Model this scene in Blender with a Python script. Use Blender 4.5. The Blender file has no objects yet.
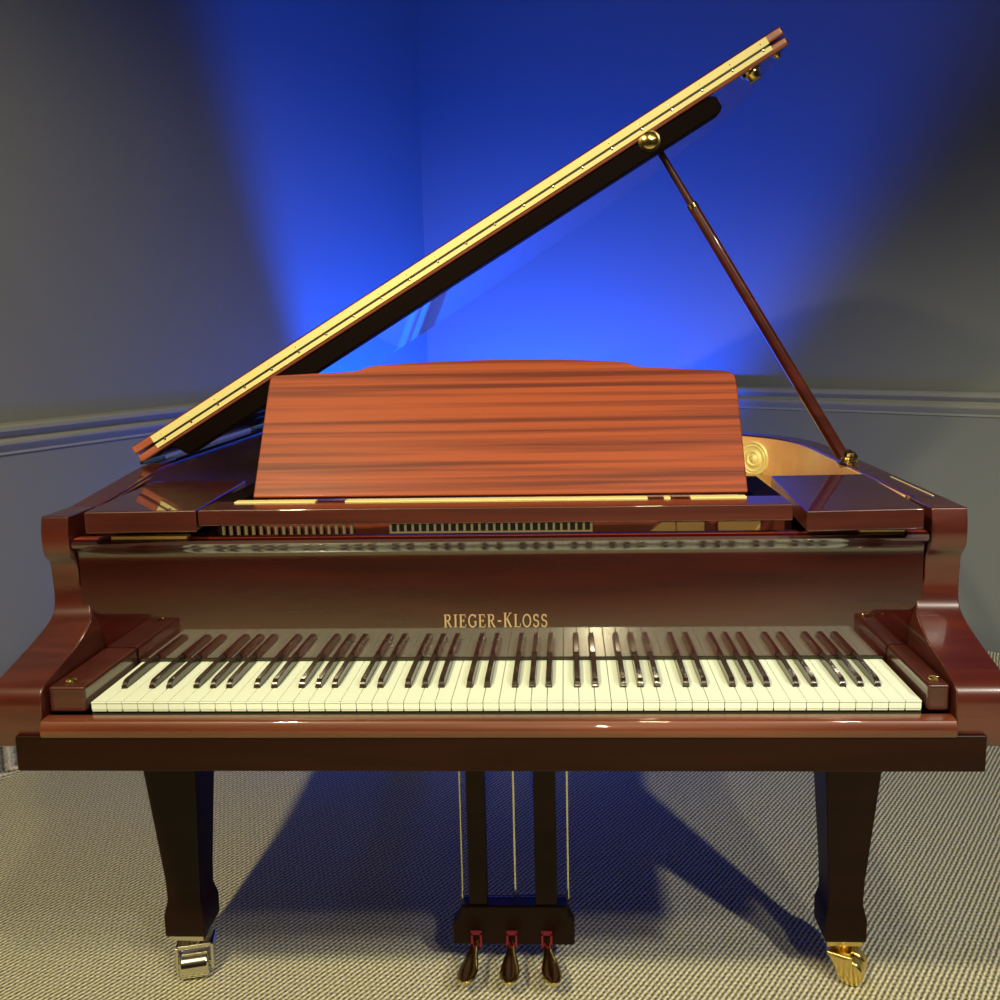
import bpy, bmesh, math, random
from mathutils import Vector, Matrix
random.seed(7)
sc = bpy.context.scene
COL = sc.collection
PI = math.pi

# ------------------------------------------------------------------ materials
def new_mat(name):
    m = bpy.data.materials.new(name); m.use_nodes = True
    nt = m.node_tree; b = nt.nodes['Principled BSDF']
    return m, nt, b

def simple(name, col, rough=.4, metal=0., coat=0., ior=1.5, coat_rough=.03, coat_ior=1.5, spec=.5):
    m, nt, b = new_mat(name)
    b.inputs['Base Color'].default_value = (*col, 1)
    b.inputs['Roughness'].default_value = rough
    b.inputs['Metallic'].default_value = metal
    b.inputs['IOR'].default_value = ior
    b.inputs['Coat Weight'].default_value = coat
    b.inputs['Coat Roughness'].default_value = coat_rough
    b.inputs['Coat IOR'].default_value = coat_ior
    b.inputs['Specular IOR Level'].default_value = spec
    return m

def wood(name, c1, c2, sx=1.5, sz=40., rough=.35, coat=1., coat_ior=1.55, coat_rough=.02, contrast=(.3, .7), detail=3, wav=.6, spec=.5):
    """lacquered wood, grain running along x, bands across z (and y)"""
    m, nt, b = new_mat(name)
    N, L = nt.nodes, nt.links
    tc = N.new('ShaderNodeTexCoord')
    mp = N.new('ShaderNodeMapping'); mp.inputs['Scale'].default_value = (sx, sz, sz)
    L.new(tc.outputs['Object'], mp.inputs['Vector'])
    n = N.new('ShaderNodeTexNoise'); n.inputs['Scale'].default_value = 1.; n.inputs['Detail'].default_value = detail
    n.inputs['Distortion'].default_value = wav
    L.new(mp.outputs['Vector'], n.inputs['Vector'])
    mp2 = N.new('ShaderNodeMapping'); mp2.inputs['Scale'].default_value = (sx*6, sz*8, sz*8)
    L.new(tc.outputs['Object'], mp2.inputs['Vector'])
    n2 = N.new('ShaderNodeTexNoise'); n2.inputs['Scale'].default_value = 1.; n2.inputs['Detail'].default_value = 4
    L.new(mp2.outputs['Vector'], n2.inputs['Vector'])
    ad = N.new('ShaderNodeMath'); ad.operation = 'MULTIPLY_ADD'; ad.inputs[1].default_value = .3
    L.new(n2.outputs['Fac'], ad.inputs[0]); L.new(n.outputs['Fac'], ad.inputs[2])
    r = N.new('ShaderNodeValToRGB')
    r.color_ramp.elements[0].position = contrast[0]+.15; r.color_ramp.elements[0].color = (*c1, 1)
    r.color_ramp.elements[1].position = contrast[1]+.15; r.color_ramp.elements[1].color = (*c2, 1)
    L.new(ad.outputs[0], r.inputs['Fac']); L.new(r.outputs['Color'], b.inputs['Base Color'])
    b.inputs['Roughness'].default_value = rough
    b.inputs['Specular IOR Level'].default_value = spec
    b.inputs['Coat Weight'].default_value = coat
    b.inputs['Coat Roughness'].default_value = coat_rough
    b.inputs['Coat IOR'].default_value = coat_ior
    return m

M_MAHOG = wood('mahogany_lacquer', (.040, .0045, .003), (.085, .012, .006), 2., 30., coat_ior=1.6)
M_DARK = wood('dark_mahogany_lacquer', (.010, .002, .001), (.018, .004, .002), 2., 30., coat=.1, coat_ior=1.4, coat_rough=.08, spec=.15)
M_DESK = wood('ribbon_mahogany', (.095, .010, .003), (.27, .047, .011), 1.1, 88., rough=.5, coat=.12, coat_rough=.15, spec=.25, contrast=(.34, .60), detail=1.5, wav=.3)
M_BOARD = wood('fallboard_mahogany', (.018, .0006, .0003), (.038, .002, .001), 2., 24., rough=.3, coat=1., coat_ior=2.1, coat_rough=.012)
M_SLAB = wood('shelf_mahogany', (.040, .006, .004), (.075, .013, .008), 2., 50., coat_ior=1.6)
M_ARM = wood('arm_mahogany', (.045, .006, .004), (.085, .014, .008), 3., 26., coat_ior=1.6, coat_rough=.05)
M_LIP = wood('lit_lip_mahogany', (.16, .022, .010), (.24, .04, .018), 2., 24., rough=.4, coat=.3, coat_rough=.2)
M_SLIP = wood('key_slip_mahogany', (.075, .014, .005), (.14, .032, .012), 2., 24., rough=.4, coat=1., coat_ior=1.6)
M_BATTEN = simple('dark_matte_wood', (.004,.0012,.001), .6, spec=.05)
M_INNER = wood('pale_inner_veneer', (.78, .42, .17), (.88, .52, .24), 3., 16., rough=.4, coat=.4, coat_rough=.1)
M_BRASS = simple('polished_brass', (.86, .66, .24), .18, 1.)
M_BRASS_SATIN = simple('satin_brass', (.90, .74, .34), .33, 1.)
M_HINGE = simple('hinge_brass', (.86, .76, .34), .45, .15)
M_SCREW = simple('pale_screw', (.95, .88, .62), .2, 1.)
M_NICKEL = simple('nickel', (.78, .74, .62), .16, 1.)
M_PLATE = simple('gold_painted_plate', (.62, .36, .10), .35, .4)
M_IVORY = simple('white_key_plastic', (.78, .87, .78), .25, 0, coat=.2)
M_IVORY_FRONT = simple('key_front_plastic', (.72, .74, .62), .35)
M_EBONY = simple('black_key_plastic', (.022, .012, .009), .25, 0, coat=.6, coat_rough=.1)
M_FELT_RED = simple('red_felt', (.25, .01, .03), .9)
M_FELT_GREEN = simple('green_felt', (.018, .022, .006), .9)
M_BLACK = simple('black_iron', (.012, .012, .012), .5)
M_GOLDLET = simple('gold_lettering', (.50, .36, .20), .45, .3)
M_CREAM = simple('cream_felt_strip', (.92, .78, .50), .7)
M_END = wood('lit_edge_mahogany', (.33, .085, .045), (.42, .12, .07), 3., 60., coat=.4, coat_rough=.1)
M_RAIL_IN = simple('action_rail', (.80, .48, .18), .45, .1)
M_RUBBER = simple('rubber', (.02, .02, .02), .7)

def wall_mat(name, col):
    m, nt, b = new_mat(name); N, L = nt.nodes, nt.links
    tc = N.new('ShaderNodeTexCoord')
    n = N.new('ShaderNodeTexNoise'); n.inputs['Scale'].default_value = 220; n.inputs['Detail'].default_value = 2
    L.new(tc.outputs['Object'], n.inputs['Vector'])
    bp = N.new('ShaderNodeBump'); bp.inputs['Strength'].default_value = .12; bp.inputs['Distance'].default_value = .002
    L.new(n.outputs['Fac'], bp.inputs['Height']); L.new(bp.outputs['Normal'], b.inputs['Normal'])
    b.inputs['Base Color'].default_value = (*col, 1); b.inputs['Roughness'].default_value = .62
    return m
M_WALL = wall_mat('grey_wall_paint', (.19, .205, .185))
M_TRIM = simple('trim_paint', (.28, .29, .24), .4)
M_CEIL = wall_mat('dark_ceiling_paint', (.05, .05, .05))
M_BACKWALL = wall_mat('dark_wall_paint', (.06, .055, .05))

def carpet_mat():
    m, nt, b = new_mat('ribbed_loop_carpet'); N, L = nt.nodes, nt.links
    tc = N.new('ShaderNodeTexCoord')
    mp = N.new('ShaderNodeMapping'); mp.inputs['Rotation'].default_value = (0, 0, math.radians(36))
    L.new(tc.outputs['Object'], mp.inputs['Vector'])
    # ribs run 36 degrees off the y axis; broken into loops along their length
    nz = N.new('ShaderNodeTexNoise'); nz.inputs['Scale'].default_value = 60; nz.inputs['Detail'].default_value = 2
    L.new(mp.outputs['Vector'], nz.inputs['Vector'])
    sep = N.new('ShaderNodeSeparateXYZ'); L.new(mp.outputs['Vector'], sep.inputs[0])
    def math_(op, a, bb=None, c=None):
        x = N.new('ShaderNodeMath'); x.operation = op
        for i, v in enumerate((a, bb, c)):
            if v is None: continue
            if isinstance(v, (int, float)): x.inputs[i].default_value = v
            else: L.new(v, x.inputs[i])
        return x.outputs[0]
    w = math_('MULTIPLY_ADD', nz.outputs['Fac'], 2.6, math_('MULTIPLY', sep.outputs['X'], 2*PI/.0098))
    rib = math_('MULTIPLY_ADD', math_('SINE', w), .5, .5)
    v = math_('MULTIPLY_ADD', nz.outputs['Fac'], 5., math_('MULTIPLY', sep.outputs['Y'], 2*PI/.013))
    loop = math_('MULTIPLY_ADD', math_('SINE', math_('ADD', v, math_('MULTIPLY', math_('FLOOR', math_('DIVIDE', w, 2*PI)), PI))), .5, .5)
    n2 = N.new('ShaderNodeTexNoise'); n2.inputs['Scale'].default_value = 210; n2.inputs['Detail'].default_value = 3
    L.new(tc.outputs['Object'], n2.inputs['Vector'])
    h = math_('MULTIPLY_ADD', loop, .22, math_('MULTIPLY_ADD', rib, .72, math_('MULTIPLY', n2.outputs['Fac'], 1.0)))
    r = N.new('ShaderNodeValToRGB'); e = r.color_ramp.elements
    e[0].position = .35; e[0].color = (.085, .080, .055, 1)
    e[1].position = 1.0; e[1].color = (.84, .80, .53, 1)
    x = r.color_ramp.elements.new(.62); x.color = (.37, .35, .235, 1)
    L.new(math_('DIVIDE', h, 1.52), r.inputs['Fac'])
    L.new(r.outputs['Color'], b.inputs['Base Color'])
    bp = N.new('ShaderNodeBump'); bp.inputs['Strength'].default_value = .6; bp.inputs['Distance'].default_value = .004
    L.new(h, bp.inputs['Height']); L.new(bp.outputs['Normal'], b.inputs['Normal'])
    b.inputs['Roughness'].default_value = .95; b.inputs['Specular IOR Level'].default_value = .1
    return m
M_CARPET = carpet_mat()

# ------------------------------------------------------------------ mesh helpers
class MB:
    def __init__(s): s.v = []; s.f = []; s.mi = []; s.cur = 0
    def add(s, vs, fs):
        o = len(s.v); s.v += [tuple(v) for v in vs]
        s.f += [[i+o for i in f] for f in fs]; s.mi += [s.cur]*len(fs); return s
    def box(s, x0, x1, y0, y1, z0, z1):
        return s.add([(x0,y0,z0),(x1,y0,z0),(x1,y1,z0),(x0,y1,z0),(x0,y0,z1),(x1,y0,z1),(x1,y1,z1),(x0,y1,z1)],
              [(0,3,2,1),(4,5,6,7),(0,1,5,4),(1,2,6,5),(2,3,7,6),(3,0,4,7)])
    def hexa(s, lo, hi):      # lo, hi: 4 points each, counter-clockwise from above
        return s.add(list(lo)+list(hi), [(0,3,2,1),(4,5,6,7),(0,1,5,4),(1,2,6,5),(2,3,7,6),(3,0,4,7)])
    def loft(s, rings, cap=True, closed=True):
        n = len(rings[0]); vs = [p for r in rings for p in r]; fs = []
        for i in range(len(rings)-1):
            for j in range(n if closed else n-1):
                k = (j+1) % n
                fs.append((i*n+j, i*n+k, (i+1)*n+k, (i+1)*n+j))
        if cap and closed:
            fs.append(tuple(range(n-1, -1, -1))); fs.append(tuple((len(rings)-1)*n+j for j in range(n)))
        return s.add(vs, fs)
    def tube(s, path, r, n=10, cap=True):
        path = [Vector(p) for p in path]; rings = []
        rr = r if isinstance(r, (list, tuple)) else [r]*len(path)
        for i, p in enumerate(path):
            t = (path[min(i+1, len(path)-1)]-path[max(i-1, 0)]).normalized()
            a = Vector((0,0,1)) if abs(t.z) < .9 else Vector((0,1,0))
            u = t.cross(a).normalized(); w = t.cross(u)
            rings.append([p+rr[i]*(math.cos(2*PI*k/n)*u+math.sin(2*PI*k/n)*w) for k in range(n)])
        return s.loft(rings, cap)
    def build(s, name, mat, parent=None, bevel=0., seg=2, smooth=True, ang=35):
        me = bpy.data.meshes.new(name); me.from_pydata(s.v, [], s.f)
        bm = bmesh.new(); bm.from_mesh(me); bmesh.ops.recalc_face_normals(bm, faces=bm.faces)
        bm.to_mesh(me); bm.free()
        mats = mat if isinstance(mat, list) else [mat]
        for m in mats: me.materials.append(m)
        for p, i in zip(me.polygons, s.mi): p.material_index = i
        if smooth: me.shade_smooth(); 
        o = bpy.data.objects.new(name, me); COL.objects.link(o)
        if smooth: me.set_sharp_from_angle(angle=math.radians(ang))
        if bevel:
            b = o.modifiers.new('bevel', 'BEVEL'); b.width = bevel; b.segments = seg
            b.limit_method = 'ANGLE'; b.angle_limit = math.radians(35); b.harden_normals = True
        if parent is not None:
            o.parent = parent; o.location = -world_of(parent)
        return o
def world_of(o):
    v = Vector((0,0,0))
    while o is not None: v += o.location; o = o.parent
    return v
def catmull(pts, n=8, closed=False):
    out = []; P = [Vector(p) for p in pts]; N = len(P)
    for i in range(N if closed else N-1):
        p0 = P[(i-1) % N] if (closed or i) else P[0]; p1 = P[i]; p2 = P[(i+1) % N]
        p3 = P[(i+2) % N] if (closed or i < N-2) else P[-1]
        for k in range(n):
            t = k/n
            out.append(.5*((2*p1)+(p2-p0)*t+(2*p0-5*p1+4*p2-p3)*t*t+(3*p1-p0-3*p2+p3)*t**3))
    if not closed: out.append(P[-1])
    return out
def structure(o, **k):
    o['kind'] = 'structure'; return o

# ------------------------------------------------------------------ room
A = Vector((-1.534, 1.244)); X = Vector((-.597, 3.295)); D = Vector((1.615, 1.892))
dl = (A-X).normalized(); dr = (D-X).normalized()
LL = X+dl*7.2; RR = X+dr*6.2
H = 3.0
# far corners of the room behind the camera
BL = LL+dr*6.4
BR = RR+dl*7.2*.92
floor_pts = [X, RR, BR, BL, LL]
def wall(name, P, Q, z0=0, z1=H, th=.12):
    d = (Q-P).normalized(); n = Vector((d.y, -d.x))
    ctr = sum(floor_pts, Vector((0,0)))/5
    if n.dot(ctr-P) > 0: n = -n            # outwards
    P2 = P+n*th-d*th; Q2 = Q+n*th+d*th
    mb = MB(); mb.hexa([(P.x,P.y,z0),(Q.x,Q.y,z0),(Q2.x,Q2.y,z0),(P2.x,P2.y,z0)], [(P.x,P.y,z1),(Q.x,Q.y,z1),(Q2.x,Q2.y,z1),(P2.x,P2.y,z1)])
    return structure(mb.build(name, M_WALL, smooth=False)), -n
wl, nl = wall('wall_left', X, LL)
wr, nr = wall('wall_right', X, RR)
for nm_, P_, Q_ in (('wall_back', BL, BR), ('wall_side', RR, BR), ('wall_rear', LL, BL)):
    wall(nm_, P_, Q_)[0].data.materials[0] = M_BACKWALL
def slab(name, z0, z1, mat):
    mb = MB(); n = len(floor_pts); ctr = sum(floor_pts, Vector((0,0)))/n
    pts = [ctr+(p-ctr)*1.04 for p in floor_pts]
    mb.loft([[(p.x,p.y,z0) for p in pts], [(p.x,p.y,z1) for p in pts]])
    return structure(mb.build(name, mat, smooth=False))
slab('floor', -.1, 0, M_CARPET)
slab('ceiling', H, H+.1, M_CEIL)
RAIL = [(0,1.034),(.030,1.030),(.036,1.024),(.036,1.012),(.030,1.006),(.014,.994),(.014,.990),(.022,.985),(.025,.980),(.025,.973),(.022,.968),(.006,.950),(.006,.942),(0,.940)]
def trim(name, P, Q, n, prof, mat, mit0=0.):
    d = (Q-P).normalized(); mb = MB()
    r0 = [(P.x+n.x*p+d.x*p*mit0, P.y+n.y*p+d.y*p*mit0, z) for p, z in prof]
    r1 = [(Q.x+n.x*p, Q.y+n.y*p, z) for p, z in prof]
    mb.loft([r0, r1]); return structure(mb.build(name, mat, ang=25))
mit = 1/math.tan(math.radians(82.2/2))
trim('trim_1', X, LL, nl, RAIL, M_TRIM, mit)
trim('trim_2', X, RR, nr, RAIL, M_TRIM, mit)
BASE = [(0,0),(.030,0),(.016,.006),(.010,.016),(.010,.092),(.006,.096),(0,.096)]
trim('baseboard_left', X, LL, nl, BASE, M_CARPET, mit)
trim('baseboard_right', X, RR, nr, BASE, M_CARPET, mit)

# ------------------------------------------------------------------ piano
piano = bpy.data.objects.new('grand_piano', None); COL.objects.link(piano)
piano.location = (-.012, .42, 0)
piano['label'] = 'glossy dark red mahogany grand piano with raised lid and music desk, standing on carpet'
piano['category'] = 'piano'
bpy.context.view_layer.update()

XL, XR = -.755, .731
outer = [(.731,.238),(.731,.40),(.731,.70),(.731,.88),(.716,.99),(.675,1.09),(.60,1.175),(.48,1.255),(.32,1.335),(.14,1.415),(-.06,1.49),(-.26,1.54),(-.45,1.56),(-.60,1.545),(-.70,1.49),(-.748,1.40),(-.755,1.28),(-.755,.9),(-.755,.5),(-.755,.238)]
oc = catmull([(x,y,0) for x, y in outer], 6)
def offset_in(pts, d):
    out = []
    for i, p in enumerate(pts):
        t = (pts[min(i+1, len(pts)-1)]-pts[max(i-1, 0)]).normalized()
        n = Vector((-t.y, t.x, 0))           # path runs counter-clockwise: inside is on the left
        out.append(p+n*d)
    return out
def ztop(x, y):
    f = max(0, min(1, (.3-x)/.9)); g = max(0, min(1, (y-.238)/.27))
    return .987+.030*f*g
TH = .048
inn = offset_in(oc, TH)
mb = MB()
n = len(oc)
rings = []
for p, q in zip(oc, inn):
    z1 = ztop(p.x, p.y)
    rings.append([(p.x,p.y,.672),(p.x,p.y,z1),(q.x,q.y,z1),(q.x,q.y,.672)])
mb.loft(rings)
mb.build('rim', M_MAHOG, piano, .003)
# inner veneer
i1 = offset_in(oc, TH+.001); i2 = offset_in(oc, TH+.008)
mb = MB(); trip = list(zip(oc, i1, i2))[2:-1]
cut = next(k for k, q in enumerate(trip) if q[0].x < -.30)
for seg_, mt_ in ((trip[:cut+1], M_INNER), (trip[cut:], M_MAHOG)):  # left stretch takes dark mahogany to paint in the shade of the lid
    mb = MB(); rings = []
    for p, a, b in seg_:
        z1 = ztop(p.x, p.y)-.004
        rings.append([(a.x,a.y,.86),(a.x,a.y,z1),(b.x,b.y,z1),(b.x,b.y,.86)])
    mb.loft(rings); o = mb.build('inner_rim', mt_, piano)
    o['label'] = 'pale inner face of the case' if mt_ is M_INNER else 'inner face of the case, lid shade painted as dark red wood'
# bottom / soundboard
mb = MB(); io = offset_in(oc, .02); io = [p for p in io if p.y > .30]
mb.loft([[(p.x,p.y,.845) for p in io], [(p.x,p.y,.855) for p in io]])
mb.build('soundboard', M_INNER, piano)
ip = offset_in(oc, .065); ip = [p for p in ip if p.y > .34]
mb = MB(); mb.loft([[(p.x,p.y,.875) for p in ip], [(p.x,p.y,.888) for p in ip]])
plate = mb.build('iron_plate', M_PLATE, piano, .003)
mb = MB()
for k in range(90):
    x0 = -.62+k*.0135; t = k/89
    yend = 1.36-.55*t*t-.05*t
    x1 = x0+.10*(1-t)
    mb.box(x0-.0006, x0+.0006, .44, .4412, .896, .8972) if False else mb.tube([(x0,.44,.899),(x1,yend,.897)], .0007, 4)
st = mb.build('string', M_NICKEL, piano); st['kind'] = 'stuff'
# beams under the case
mb = MB()
for x0, y0, x1, y1 in [(-.45,.40,-.35,1.45),(.0,.40,.0,1.40),(.55,.40,.30,1.25)]:
    d = Vector((x1-x0, y1-y0, 0)).normalized(); nn = Vector((-d.y, d.x, 0))*.04
    a = Vector((x0,y0,0)); b = Vector((x1,y1,0))
    mb.hexa([(*(a-nn).xy,.70),(*(b-nn).xy,.70),(*(b+nn).xy,.70),(*(a+nn).xy,.70)][::-1], [(*(a-nn).xy,.846),(*(b-nn).xy,.846),(*(b+nn).xy,.846),(*(a+nn).xy,.846)][::-1])
mb.build('under_beam', M_DARK, piano)

# arms (cheeks)
prof = [(.150,.987),(.145,.960),(.146,.932),(.152,.918),(.163,.906),(.166,.88),(.167,.85),(.163,.828),(.150,.814),(.125,.803),(.085,.790),(.045,.779),(.010,.769),(-.008,.762),(-.017,.750),(-.019,.73),(-.019,.70),(-.015,.672)]
for s, xo, itop, ibot in ((-1, XL, -.709, -.676), (1, XR, .675, .652)):
    mb = MB(); ring_o = []; ring_i = []
    pr = catmull([(y, z, 0) for y, z in prof], 3)
    P = [(p.x, p.y) for p in pr]
    f = lambda z: ibot+(itop-ibot)*max(0, min(1, (z-.79)/.08))
    L0 = [(xo, y, z) for y, z in P]+[(xo, .24, .672), (xo, .24, .987)]
    L1 = [(f(z), y, z) for y, z in P]+[(f(.672), .24, .672), (f(.987), .24, .987)]
    mb.loft([L0, L1], cap=False)
    m = len(L0)
    # side caps as strips towards the back edge
    for Ls in (L0, L1):
        k = len(P); base = [(q[0], .24, q[2]) for q in Ls[:k]]
        mb.add(Ls[:k]+base, [(i, i+1, k+i+1, k+i) for i in range(k-1)])
    bmv = mb.build('arm', M_ARM, piano, ang=40)
    bm = bmesh.new(); bm.from_mesh(bmv.data); bmesh.ops.remove_doubles(bm, verts=bm.verts, dist=1e-5)
    bmesh.ops.recalc_face_normals(bm, faces=bm.faces); bm.to_mesh(bmv.data); bm.free()
    bmv.data.set_sharp_from_angle(angle=math.radians(40))
    b = bmv.modifiers.new('bevel', 'BEVEL'); b.width = .003; b.segments = 3; b.limit_method = 'ANGLE'; b.angle_limit = math.radians(50); b.harden_normals = True

# key bed, key slip, cheek blocks
MB().box(-.716,.694,-.026,.50,.639,.694).build('key_bed', M_DARK, piano, .003)
MB().box(-.706,.684,.46,.50,.70,.845).build('belly_rail', M_DARK, piano)
mb = MB(); pr = [(-.028,.692),(-.031,.697),(-.031,.709),(-.026,.7165),(-.018,.7185),(-.006,.7185),(-.004,.692)]
mb.loft([[(-.674,y,z) for y,z in pr], [(.650,y,z) for y,z in pr]])
mb.build('key_slip', M_SLIP, piano, .0012, ang=50)
for s, x0, x1 in ((-1, -.674, -.618), (1, .618, .650)):
    mb = MB(); mb.box(x0, x1, -.002, .164, .7190, .760)
    cb = mb.build('cheek_block', M_SLAB, piano, .005, 3)
    kx = -.648 if s < 0 else .634
    kb = MB(); prf = [(0,.7605),(.009,.7605),(.009,.763),(.007,.765),(.0001,.766)]
    kb.loft([[(kx+max(r,.0001)*math.cos(2*PI*k/20), .018+max(r,.0001)*math.sin(2*PI*k/20), z) for k in range(20)] for r, z in prf])
    kb.build('screw_cap', M_BRASS, cb)

# keyboard -----------------------------------------------------
KW = .0235; NW = 52
names = ['A','B','C','D','E','F','G']
zt = .7355
def key_mesh(i):
    x0 = -26*KW+i*KW; g = .00045
    l, r = x0+g, x0+KW-g
    nm = names[i % 7]
    # notches for sharps
    cutL = {'A':.0046,'B':.0064,'C':0,'D':.0028,'E':.0064,'F':0,'G':.0020}[nm]
    cutR = {'A':.0028,'B':0,'C':.0064,'D':.0028,'E':0,'F':.0072,'G':.0046}[nm]
    if i == 0: cutL = 0
    if i == 51: cutR = 0
    ymid = .050
    pts = [(l,0),(r,0),(r,ymid)]
    if cutR: pts += [(r-cutR,ymid)]
    pts += [(r-cutR,.1625),(l+cutL,.1625)]
    if cutL: pts += [(l+cutL,ymid)]
    pts += [(l,ymid)]
    return pts, (l, r)
for i in range(NW):
    pts, (l, r) = key_mesh(i)
    mb = MB()
    mb.loft([[(x,y,zt-.0125) for x,y in pts], [(x,y,zt) for x,y in pts]])
    mb.cur = 1; mb.box(l+.0004, r-.0004, .0008, .004, .7200, zt-.0120)
    # front lip of the key top
    mb.cur = 0; mb.box(l, r, -.0012, .002, zt-.0022, zt)
    mb.build('white_key', [M_IVORY, M_IVORY_FRONT], piano, .0006, 2)
shift = {'A':.0008,'C':-.0008+.0010*0,'D':.0010,'F':-.0014,'G':0}
for i in range(NW-1):
    nm = names[i % 7]
    if nm in ('B','E'): continue
    c = -26*KW+(i+1)*KW+{'A':.0018,'C':-.0018,'D':.0018,'F':-.0026,'G':0.}[nm]
    w0, w1 = .0050, .0041
    rings = [
        [(c-w0,.0515,zt-.001),(c+w0,.0515,zt-.001),(c+w0,.0515,zt+.002),(c-w0,.0515,zt+.002)],
        [(c-w0,.0530,zt-.001),(c+w0,.0530,zt-.001),(c+w1,.0560,zt+.0085),(c-w1,.0560,zt+.0085)],
        [(c-w0,.0600,zt-.001),(c+w0,.0600,zt-.001),(c+w1,.0620,zt+.0112),(c-w1,.0620,zt+.0112)],
        [(c-w0,.1620,zt-.001),(c+w0,.1620,zt-.001),(c+w1,.1620,zt+.0122),(c-w1,.1620,zt+.0122)]]
    mb = MB(); mb.loft(rings); mb.build('black_key', M_EBONY, piano, .0011, 3)
MB().box(-.612,.612,.004,.160,.6945,.7215).build('key_frame', M_FELT_GREEN, piano)

# fallboard ------------------------------------------------------
fx0, fx1 = -.706, .672
pr = [(.1640,.728),(.1640,.730),(.16545,.906),(.1655,.913),(.1652,.9185),(.1640,.9225),(.160,.928),(.1525,.9315),(.1480,.9350),(.1462,.9395),(.1480,.9445),(.1530,.9475),(.162,.9485),(.178,.9470),(.186,.9420),(.188,.930),(.189,.90),(.190,.728)]
mb = MB(); mb.loft([[(fx0,y,z) for y,z in pr],[(fx1,y,z) for y,z in pr]])
for k_ in (11,12,13,14): mb.mi[k_] = 1  # upper lip faces in brighter red: the lit highlight is put into the colour
fb = mb.build('fallboard', [M_BOARD, M_LIP], piano, ang=32)
MB().box(-.612,.612,.1600,.1638,.7365,.7395).build('felt_strip', M_FELT_GREEN, fb)
# lettering: RIEGER-KLOSS, stroke by stroke with serifs
def glyph(ch):
    S = .10  # thick stem
    T = .045
    sf = lambda x, y, w=.17: ([(x-w, y), (x+w, y)], T)
    if ch == 'I': return .34, [([(.17,0),(.17,1)],S), sf(.17,.02), sf(.17,.98)]
    if ch == 'E': return .66, [([(.14,0),(.14,1)],S), ([(0,.02),(.60,.02),(.62,.22)],T), ([(0,.98),(.56,.98),(.58,.78)],T), ([(.14,.51),(.44,.51)],T), ([(.44,.40),(.44,.62)],T)]
    if ch == 'L': return .62, [([(.14,0),(.14,1)],S), sf(.15,.98,.15), ([(0,.02),(.58,.02),(.60,.28)],T)]
    if ch == 'R': return .74, [([(.14,0),(.14,1)],S), sf(.15,.02,.15), ([(0,.98),(.38,.98)],T),
                          ([(.38,.98),(.50,.95),(.56,.86),(.57,.76),(.55,.64),(.47,.55),(.36,.52)],.08), ([(.14,.52),(.36,.52)],T), ([(.34,.52),(.62,.04),(.74,.02)],.085)]
    if ch == 'K': return .80, [([(.14,0),(.14,1)],S), sf(.15,.02,.15), sf(.15,.98,.15), ([(.14,.40),(.62,.97)],T), sf(.64,.98,.12), ([(.32,.60),(.66,.03)],S), sf(.68,.02,.12)]
    cir = lambda cx, cy, rx, ry, a0, a1, n=16: [(cx+rx*math.cos(math.radians(a0+(a1-a0)*k/n)), cy+ry*math.sin(math.radians(a0+(a1-a0)*k/n))) for k in range(n+1)]
    if ch == 'O': return .80, [(cir(.40,.5,.35,.48,0,360,24),.075)]
    if ch == 'G': return .80, [(cir(.42,.5,.36,.48,45,325,20),.08), ([(.70,.45),(.70,.12)],S), sf(.68,.45,.14), ([(.72,.98),(.70,.74)],T)]
    if ch == 'S': return .58, [(cir(.28,.74,.20,.23,30,255,12)+cir(.28,.27,.23,.25,80,-145,12),.075), ([(.47,.96),(.47,.76)],T), ([(.06,.04),(.06,.26)],T)]
    if ch == '-': return .42, [([(.05,.48),(.37,.48)],.09)]
word = 'RIEGER-KLOSS'; hgt = .0215
ws = [glyph(c)[0]+.20 for c in word]; tot = sum(ws)-.20
sx = .170/(tot)
mb = MB(); cx = -.101; yy = .1628
def yb(z): return .1640+(z-.730)/.176*.00145-.0006
for ch, w in zip(word, ws):
    hh = hgt*(1.12 if ch in 'K' else 1.0); z0 = .7915
    for pts, t in glyph(ch)[1]:
        P = [Vector((cx+x*sx, z0+y*hh)) for x, y in pts]; hw = t*sx/2*1.6
        Lp, Rp = [], []
        for i, p in enumerate(P):
            d = (P[min(i+1,len(P)-1)]-P[max(i-1,0)]); d.normalize(); nn = Vector((-d.y, d.x))*hw
            Lp.append(p+nn); Rp.append(p-nn)
        k = len(P)
        vs = [(a.x, yb(a.y), a.y) for a in Lp]+[(a.x, yb(a.y), a.y) for a in Rp]
        vb = [(a.x, yb(a.y)+.0009, a.y) for a in Lp]+[(a.x, yb(a.y)+.0009, a.y) for a in Rp]
        fs = []
        for i in range(k-1):
            fs += [(i,i+1,k+i+1,k+i), (2*k+i,3*k+i,3*k+i+1,2*k+i+1), (i,2*k+i,2*k+i+1,i+1), (k+i,k+i+1,3*k+i+1,3*k+i)]
        fs += [(0,k,3*k,2*k),(k-1,3*k-1,4*k-1,2*k-1)]
        mb.add(vs+vb, fs)
    cx += w*sx
let = mb.build('lettering', M_GOLDLET, fb, smooth=False)
let['label'] = 'gold RIEGER-KLOSS lettering'

# side shelves (music desk slides)
def quad(name, c, z0, z1, mat, par, bev=.003):
    mb = MB(); mb.hexa([(x,y,z0) for x,y in c], [(x,y,z1) for x,y in c]); return mb.build(name, mat, par, bev, 3)
quad('side_shelf', [(-.668,.124),(-.489,.130),(-.509,.412),(-.690,.418)], .963, .999, M_SLAB, piano)
quad('side_shelf', [(.470,.106),(.652,.118),(.668,.440),(.490,.432)], .960, .993, M_SLAB, piano)
# dark rails carrying the slides
MB().box(-.704,-.49,.215,.46,.90,.955).build('shelf_support', M_DARK, piano)
MB().box(.475,.672,.215,.46,.90,.952).build('shelf_support', M_DARK, piano)
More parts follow.
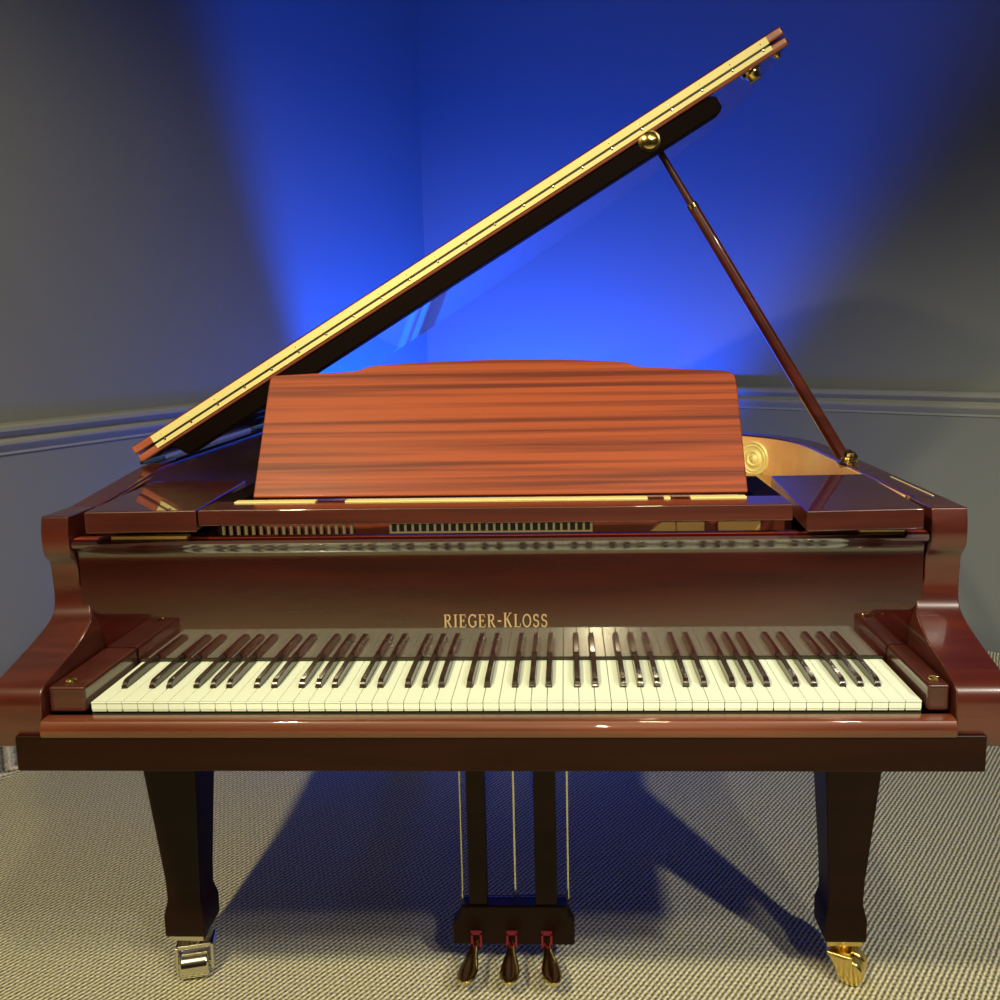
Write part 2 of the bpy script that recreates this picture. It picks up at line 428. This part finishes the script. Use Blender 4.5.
# bright trim under the slides
MB().box(-.64,-.515,.150,.165,.9475,.9525).build('slide_strip', M_RAIL_IN, piano)
MB().box(.565,.635,.150,.155,.9490,.9515).build('slide_strip', M_RAIL_IN, piano)

# music desk with its tray
desk = bpy.data.objects.new('music_desk', None); COL.objects.link(desk); desk.parent = piano
desk.location = Vector((0,.2,.97))-piano.location
def dbox(name, *a, mat=M_MAHOG, bev=.002):
    return MB().box(*a).build(name, mat, desk, bev, 2)
dbox('tray_front', -.487,.456,.132,.205,.9725,.9985, mat=M_SLAB)
dbox('tray_back', -.487,.456,.362,.400,.9725,.9985, mat=M_BATTEN)
dbox('tray_side', -.487,-.445,.2055,.3615,.9725,.9985, mat=M_BATTEN)
dbox('tray_side', .412,.456,.2055,.3615,.9725,.9985, mat=M_BATTEN)
for a, b in ((-.447,-.312),(-.262,.235),(.262,.272),(.305,.395)):
    MB().box(a,b,.186,.2035,.9987,1.0005).build('hinge_strip', M_HINGE, desk)
top = [(-.4235,1.185),(-.4225,1.199),(-.418,1.2025),(-.35,1.2050),(-.275,1.2075),(-.262,1.2100),(-.250,1.2150),(-.238,1.2172),(-.15,1.2215),(-.02,1.2245),(.10,1.2225),(.195,1.2175),(.212,1.2155),(.226,1.2100),(.240,1.2070),(.31,1.2030),(.378,1.1990),(.392,1.1965),(.399,1.190),(.4015,1.180)]
def dy(z): return .208+(z-1.0035)*(.122/.198)
pan = [(-.4235,1.0040)]+top+[(.4015,1.0040)]
mb = MB(); th = .012
mb.loft([[(x, dy(z), z) for x,z in pan], [(x, dy(z)+th*.85, z-th*.52) for x,z in pan]])
pn = mb.build('desk_panel', M_DESK, desk, .0025, 2)
# prop behind the panel
MB().tube([(-.02,.384,1.10),(-.02,.375,.998)], .004, 8).build('desk_prop', M_BRASS, desk)

# action parts seen through the gap
act = bpy.data.objects.new('action', None); COL.objects.link(act); act.parent = piano
act.location = Vector((0,.235,.90))-piano.location
MB().box(-.66,.63,.2165,.45,.86,.918).build('action_body', M_BATTEN, act)
MB().box(-.60,-.27,.226,.232,.9185,.929).build('action_rail', M_RAIL_IN, act)
for k in range(21):
    x = -.528+k*.0131
    MB().tube([(x,.240,.9185),(x,.238,.952),(x,.232,.9545)], [.0030,.0030,.0022], 6).build('pin', M_CREAM, act)
mb = MB(); mb.box(-.200,.146,.2365,.239,.9185,.9365); mb.box(-.200,.146,.2365,.239,.9530,.9565)
for k in range(28): mb.box(-.200+k*.01268, -.1960+k*.01268, .2355,.239,.9185,.9565)
mb.build('damper_comb', M_CREAM, act)
MB().box(-.199,.145,.2405,.246,.9185,.955).build('comb_backing', M_BLACK, act)
MB().box(-.640,.615,.262,.270,.9185,.968).build('action_back_board', M_LIP, act, .001)
mb = MB(); mb.box(.288,.336,.240,.255,.9185,.958); mb.box(.358,.430,.240,.255,.9185,.958)
mb.build('plate_block', M_RAIL_IN, act, .002)
mb = MB(); mb.hexa([(.230,.240,.9185),(.287,.240,.9185),(.287,.255,.9185),(.230,.255,.9185)], [(.272,.240,.956),(.287,.240,.956),(.287,.255,.956),(.272,.255,.956)])
mb.build('plate_block', M_RAIL_IN, act)

# medallion on the inner rim
cpos = Vector((.600, 1.128, .936))
best = min(range(len(i2)), key=lambda k: (i2[k]-Vector((.600,1.10,0))).length)
t = (i2[best+1]-i2[best-1]).normalized(); nn = Vector((-t.y, t.x, 0)); cp = i2[best]+Vector((0,0,.9270))+nn*.0005
rings = []
R_ = [(.046,0),(.046,.004),(.043,.0065),(.040,.003),(.036,.003),(.034,.0055),(.031,.0025),(.024,.002),(.022,.006),(.018,.008),(.014,.004),(.011,.007),(.004,.010),(.0005,.0105)]
for r, h in R_:
    rings.append([cp+t*(r*math.cos(2*PI*k/40))+Vector((0,0,1))*(r*math.sin(2*PI*k/40))+nn*h for k in range(40)])
MB().loft(rings).build('medallion', M_HINGE, piano)

# ------------------------------------------------------------------ lid
lid = bpy.data.objects.new('lid', None); COL.objects.link(lid); lid.parent = piano
HP = Vector((-.757, .5, 1.0195)); lid.location = HP-piano.location
ang = math.radians(31.0); U = Vector((math.cos(ang),0,math.sin(ang))); W = Vector((-math.sin(ang),0,math.cos(ang))); V = Vector((0,1,0))
def lp(u, y, w): return Vector((HP.x,0,HP.z))+U*u+W*w+V*y
LU = 1.490
# outline in (u, y)
lo = [(1.500,.50),(1.502,.70),(1.500,.88),(1.484,1.00),(1.425,1.10),(1.35,1.19),(1.22,1.28),(1.06,1.36),(.88,1.44),(.68,1.515),(.48,1.565),(.29,1.588),(.15,1.572),(.045,1.51),(.006,1.41),(.003,1.28),(.003,.9),(.003,.50)]
lc = catmull([(u,y,0) for u,y in lo], 6)
mb = MB(); mb.loft([[lp(p.x,p.y,0) for p in lc], [lp(p.x,p.y,.0185) for p in lc]])
mb.mi[-3] = 1
LPm = mb.build('lid_panel', [M_MAHOG, M_END], lid, .007, 3)
flo = [(1.500,.50),(1.502,.70),(1.500,.86),(.003,.86),(.003,.50)]
mb = MB(); mb.loft([[lp(u,y,.0205) for u,y in flo], [lp(u,y,.0385) for u,y in flo]])
mb.mi[-3] = 1; mb.build("front_flap", [M_MAHOG, M_END], lid, .005, 3)
# front cut edges of both boards lightened: lamp light painted into the colour
# hinge
mb = MB()
def lbox(m, u0,u1,y0,y1,w0,w1):
    m.hexa([lp(u0,y0,w0),lp(u1,y0,w0),lp(u1,y1,w0),lp(u0,y1,w0)], [lp(u0,y0,w1),lp(u1,y0,w1),lp(u1,y1,w1),lp(u0,y1,w1)])
lbox(mb, .052,1.466,.4975,.4995,.0205,.0345)
lbox(mb, .052,1.466,.4975,.4995,.0075,.0160)
mb.cur = 1
for k in range(22):
    u = .075+k*.0655
    for w in (.0275, .0150):
        c = lp(u,.4975,w); rr = .0016 if w > .02 else .0030
        mb.loft([[c+U*(r*math.cos(2*PI*j/10))+W*(r*math.sin(2*PI*j/10))-V*h for j in range(10)] for r, h in ((rr,0),(rr*.7,.0012),(.0002,.0016))])
mb.cur = 2
lbox(mb, .056,1.462,.4980,.4995,.0160,.0200)
mb.build('piano_hinge', [M_HINGE, M_SCREW, M_BLACK], lid, 0)
# stiffening batten inside the lid
bt = [(.075,-.001),(1.330,-.001),(1.338,-.008),(1.338,-.028),(1.330,-.036),(.095,-.036)]
mb = MB(); mb.loft([[lp(u,.503,w) for u,w in bt],[lp(u,.545,w) for u,w in bt]])
mb.build('batten', M_BATTEN, lid, .003, 3)  # shade under the lid is put into the near-black colour
# brass cups and catch under the lid
def cup(u, y, s=1.):
    mb = MB()
    c = lp(u,y,0)
    base = [(.017,.0),(.017,-.003),(.012,-.004),(.010,-.010),(.012,-.014),(.007,-.016),(.0005,-.016)]
    mb.loft([[c+U*(r*s*math.cos(2*PI*j/16))+V*(r*s*math.sin(2*PI*j/16))+W*(h*s) for j in range(16)] for r, h in base])
    return mb.build('lid_cup', M_BRASS, lid)
cup(1.425,.540,1.2); cup(1.478,.53,.5)
mb = MB(); c0 = lp(1.190,.503,-.010)
mb.loft([[c0+U*(r*math.cos(2*PI*j/16))+W*(r*math.sin(2*PI*j/16))-V*h for j in range(16)] for r, h in ((.021,0),(.021,.002),(.015,.0035),(.013,.008),(.016,.011),(.010,.014),(.0004,.015))])
mb.build('prop_socket', M_BRASS, lid)

# prop stick
pb = Vector((.6835,.600,.990)); ptp = lp(1.212,.585,-.004)
mb = MB(); d = (ptp-pb).normalized(); a = Vector((0,1,0)); s_ = d.cross(a).normalized()
rings = []
for t_, w_, h_ in ((.02,.0120,.010),(.30,.0115,.010),(.80,.0100,.010),(.815,.0075,.0085),(.97,.0065,.008)):
    c = pb+(ptp-pb)*t_
    rings.append([c+s_*(w_*math.cos(q))*1.15+a*(h_*math.sin(q)) for q in [2*PI*(j+.5)/8 for j in range(8)]])
mb.loft(rings)
prop = mb.build('lid_prop', M_MAHOG, piano, .002)
mb = MB(); mb.tube([pb+(ptp-pb)*.800, pb+(ptp-pb)*.812], .0118, 12)
mb.build('brass_collar', M_BRASS, prop)
mb = MB(); c = Vector((.6835,.600,0))
for z0, prf in ((.9875, [(.020,0),(.020,.003),(.013,.005),(.010,.010),(.014,.016),(.015,.024),(.009,.030),(.0005,.031)]),):
    mb.loft([[c+Vector((r*math.cos(2*PI*j/18), r*math.sin(2*PI*j/18), z0+h)) for j in range(18)] for r, h in prf])
mb.tube([(.703,.612,.9880),(.708,.618,.998),(.704,.628,1.008)], [.007,.006,.004], 8)
mb.build('prop_cup', M_BRASS, prop)
# hinge plates between lid and left rim
mb = MB()
mb.box(-.757,-.727,.515,.60,1.0175,1.0190); mb.tube([(-.757,.51,1.0215),(-.757,.61,1.0215)], .004, 8)
mb.build('lid_hinge', M_BRASS, lid); mb = MB(); mb.box(-.757,-.727,1.15,1.24,1.0175,1.0190); mb.tube([(-.757,1.15,1.0215),(-.757,1.24,1.0215)], .004, 8)
mb.build('lid_hinge', M_BRASS, lid)
# thin bright bar standing in for the lamp highlight on the right rim
MB().box(.7150,.7172,.245,.44,.9868,.9880).build('rim_highlight', M_HINGE, piano)

# ------------------------------------------------------------------ legs
def leg(cx, cy, cast_yaw, k):
    mb = MB()
    ox = (-.006, .006, 0)[k]
    def sq(z, hw, hd=None, o=0):
        hd = hd or hw; return [(cx+o-hw,cy-hd,z),(cx+o+hw,cy-hd,z),(cx+o+hw,cy+hd,z),(cx+o-hw,cy+hd,z)]
    mb.loft([sq(.086,.0385), sq(.092,.040), sq(.132,.040), sq(.150,.036), sq(.162,.0335), sq(.21,.0350), sq(.62,.0640,.059,ox), sq(.640,.0650,.060,ox)])
    lg = mb.build('leg', M_DARK, piano, .0025, 2, ang=20)
    mb = MB(); R = Matrix.Rotation(cast_yaw, 3, 'Z'); c = Vector((cx+(.010 if k == 0 else 0), cy-.014, 0))
    def P(x, y, z): return c+R @ Vector((x,y,z))
    def bx(x0,x1,y0,y1,z0,z1):
        mb.hexa([P(x0,y0,z0),P(x1,y0,z0),P(x1,y1,z0),P(x0,y1,z0)], [P(x0,y0,z1),P(x1,y0,z1),P(x1,y1,z1),P(x0,y1,z1)])
    mb.box(cx-.034,cx+.034,cy-.034,cy+.034,.0745,.0858)
    mb.tube([P(0,0,.074),P(0,0,.060)], .014, 14)
    bx(-.036,.036,-.022,.020,.0585,.0665)
    for s in (-1, 1):
        x0 = s*.036; x1 = s*.0305
        a, b_ = min(x0,x1), max(x0,x1)
        mb.hexa([P(a,-.030,.016),P(b_,-.030,.016),P(b_,-.010,.016),P(a,-.010,.016)], [P(a,-.026,.0665),P(b_,-.026,.0665),P(b_,.022,.0665),P(a,.022,.0665)])
    mb.tube([P(-.037,-.020,.026),P(.037,-.020,.026)], .005, 10)
    wr_ = .0262
    for x0, x1 in (((-.028,.028),) if k == 0 else ((-.028,-.002),(.002,.028))):
        prf = [(x0,.012),(x0+.001,wr_-.003),(x0+.004,wr_),(x1-.004,wr_),(x1-.001,wr_-.003),(x1,.012)]
        mb.loft([[P(x, -.020+r*math.cos(2*PI*j/24), .0265+r*math.sin(2*PI*j/24)) for j in range(24)] for x, r in prf])
    cs = mb.build('caster', M_NICKEL if k == 0 else M_BRASS, lg, .0012, 2)
    cs['label'] = 'silvery metal caster' if k == 0 else 'brass caster'
    return lg
leg(-.668,.400,math.radians(14),0)
leg(.632,.400,math.radians(62),1)
leg(-.36,1.36,math.radians(-30),2)

# ------------------------------------------------------------------ lyre and pedals
lyre = bpy.data.objects.new('pedal_lyre', None); COL.objects.link(lyre); lyre.parent = piano
lyre.location = Vector((-.015,.44,.03))-piano.location
for x0, x1 in ((-.103,-.066),(.030,.074)):
    MB().box(x0,x1,.396,.424,.135,.646).build('lyre_post', M_DARK, lyre, .003)
MB().box(-.125,.095,.405,.46,.622,.646).build('lyre_head', M_DARK, lyre, .003)
mb = MB()
xs = [(-.137,.052),(-.137,.095),(-.120,.118),(-.118,.136),(.094,.136),(.096,.118),(.108,.095),(.108,.052)]
mb.loft([[(x,.392,z) for x,z in xs],[(x,.426,z) for x,z in xs]])
mb.build('pedal_box', M_DARK, lyre, .004, 3)
for x in (-.117,-.0105,.096):
    MB().tube([(x,.418,.1365),(x,.418,.644)], .0024, 8).build('pedal_rod', M_NICKEL, lyre)
MB().box(-.122,.099,.4240,.4270,.1362,.1380).build('box_edge_strip', M_NICKEL, lyre)
for x, tx in ((-.089,-.104),(-.018,-.019),(.052,.066)):
    mb = MB()
    ys = [.400,.385,.370,.355,.340,.325,.312,.302,.297]
    hw = [.0075,.0075,.0090,.0130,.0170,.0195,.0185,.0130,.0035]
    zz = [.058,.058,.056,.0525,.049,.046,.044,.0425,.042]
    rings = []
    for y, w, z in zip(ys, hw, zz):
        c = x+(tx-x)*(.400-y)/.103
        rings.append([(c+w*math.cos(2*PI*j/14), y, z+(.0045)*math.sin(2*PI*j/14)) for j in range(14)])
    mb.loft(rings)
    mb.build('pedal', M_BRASS, lyre)
    mb = MB(); mb.box(x-.011,x-.007,.388,.3925,.050,.080); mb.box(x+.007,x+.011,.388,.3925,.050,.080); mb.box(x-.011,x+.011,.388,.3925,.0765,.084)
    sl = mb.build('pedal_slot', M_FELT_RED, lyre)
# brace rods behind
MB().tube([(-.085,.420,.16),(-.085,.74,.70)], .006, 8).build('lyre_brace', M_DARK, lyre)
MB().tube([(.052,.420,.16),(.052,.74,.70)], .006, 8).build('lyre_brace', M_DARK, lyre)

# ------------------------------------------------------------------ lights
def spot(loc, tgt, power, col, size=150, blend=.4, r=.06):
    l = bpy.data.lights.new('spot_light', 'SPOT'); l.energy = power; l.color = col
    l.spot_size = math.radians(size); l.spot_blend = blend; l.shadow_soft_size = r
    o = bpy.data.objects.new('spot_light', l); COL.objects.link(o); o.location = loc
    o.rotation_euler = (Vector(tgt)-Vector(loc)).to_track_quat('-Z','Y').to_euler(); return o
WARM = (1., .86, .50); NEUT = (1., .91, .68)
spot((-1.05,-1.45,2.7), (-1.35,-.4,.6), 280, WARM, 124, .6)
spot((.45,-1.5,2.7), (.35,-.6,.6), 90, WARM, 108, .6)
spot((1.30,-1.9,2.7), (1.20,-.7,.6), 90, NEUT, 104, .6)
spot((1.98,-1.66,2.7), (2.2,-.8,.6), 230, (1.,.95,.80), 116, .6)
spot((.30,-4.3,2.0), (0,.2,.90), 185, WARM, 15, .5, .03)  # narrow fill spot added behind the camera to brighten the action parts
bl = Vector((-.38,2.40,.12))
spot(bl, bl+Vector((.18,.52,.84)), 900, (.0,.07,1.), 108, .35, .05)  # blue uplight near the floor behind the piano
p_ = bpy.data.lights.new('uplight_spill', 'POINT'); p_.energy = 28; p_.color = (.0,.06,1.); p_.shadow_soft_size = .05
po = bpy.data.objects.new('uplight_spill', p_); COL.objects.link(po); po.location = bl+Vector((0,0,.05))

w = bpy.data.worlds.new('world'); sc.world = w; w.use_nodes = True
w.node_tree.nodes['Background'].inputs[0].default_value = (.01,.01,.01,1)

# ------------------------------------------------------------------ camera
cam = bpy.data.cameras.new('camera'); co = bpy.data.objects.new('camera', cam); COL.objects.link(co)
cam.sensor_width = 36; cam.lens = 36*.88646; cam.shift_x = -.03141; cam.shift_y = -.05602; cam.clip_start = .02
R3 = Matrix(((.99916,.01328,.03883),(.03681,.1288,-.99099),(-.01816,.99158,.1282)))
co.matrix_world = Matrix.Translation((.10319,-1.23845,1.27558)) @ R3.to_4x4()
sc.camera = co
vs = sc.view_settings
vs.view_transform = 'Standard'; vs.look = 'None'; vs.gamma = 1; vs.use_curve_mapping = False; vs.exposure = 0
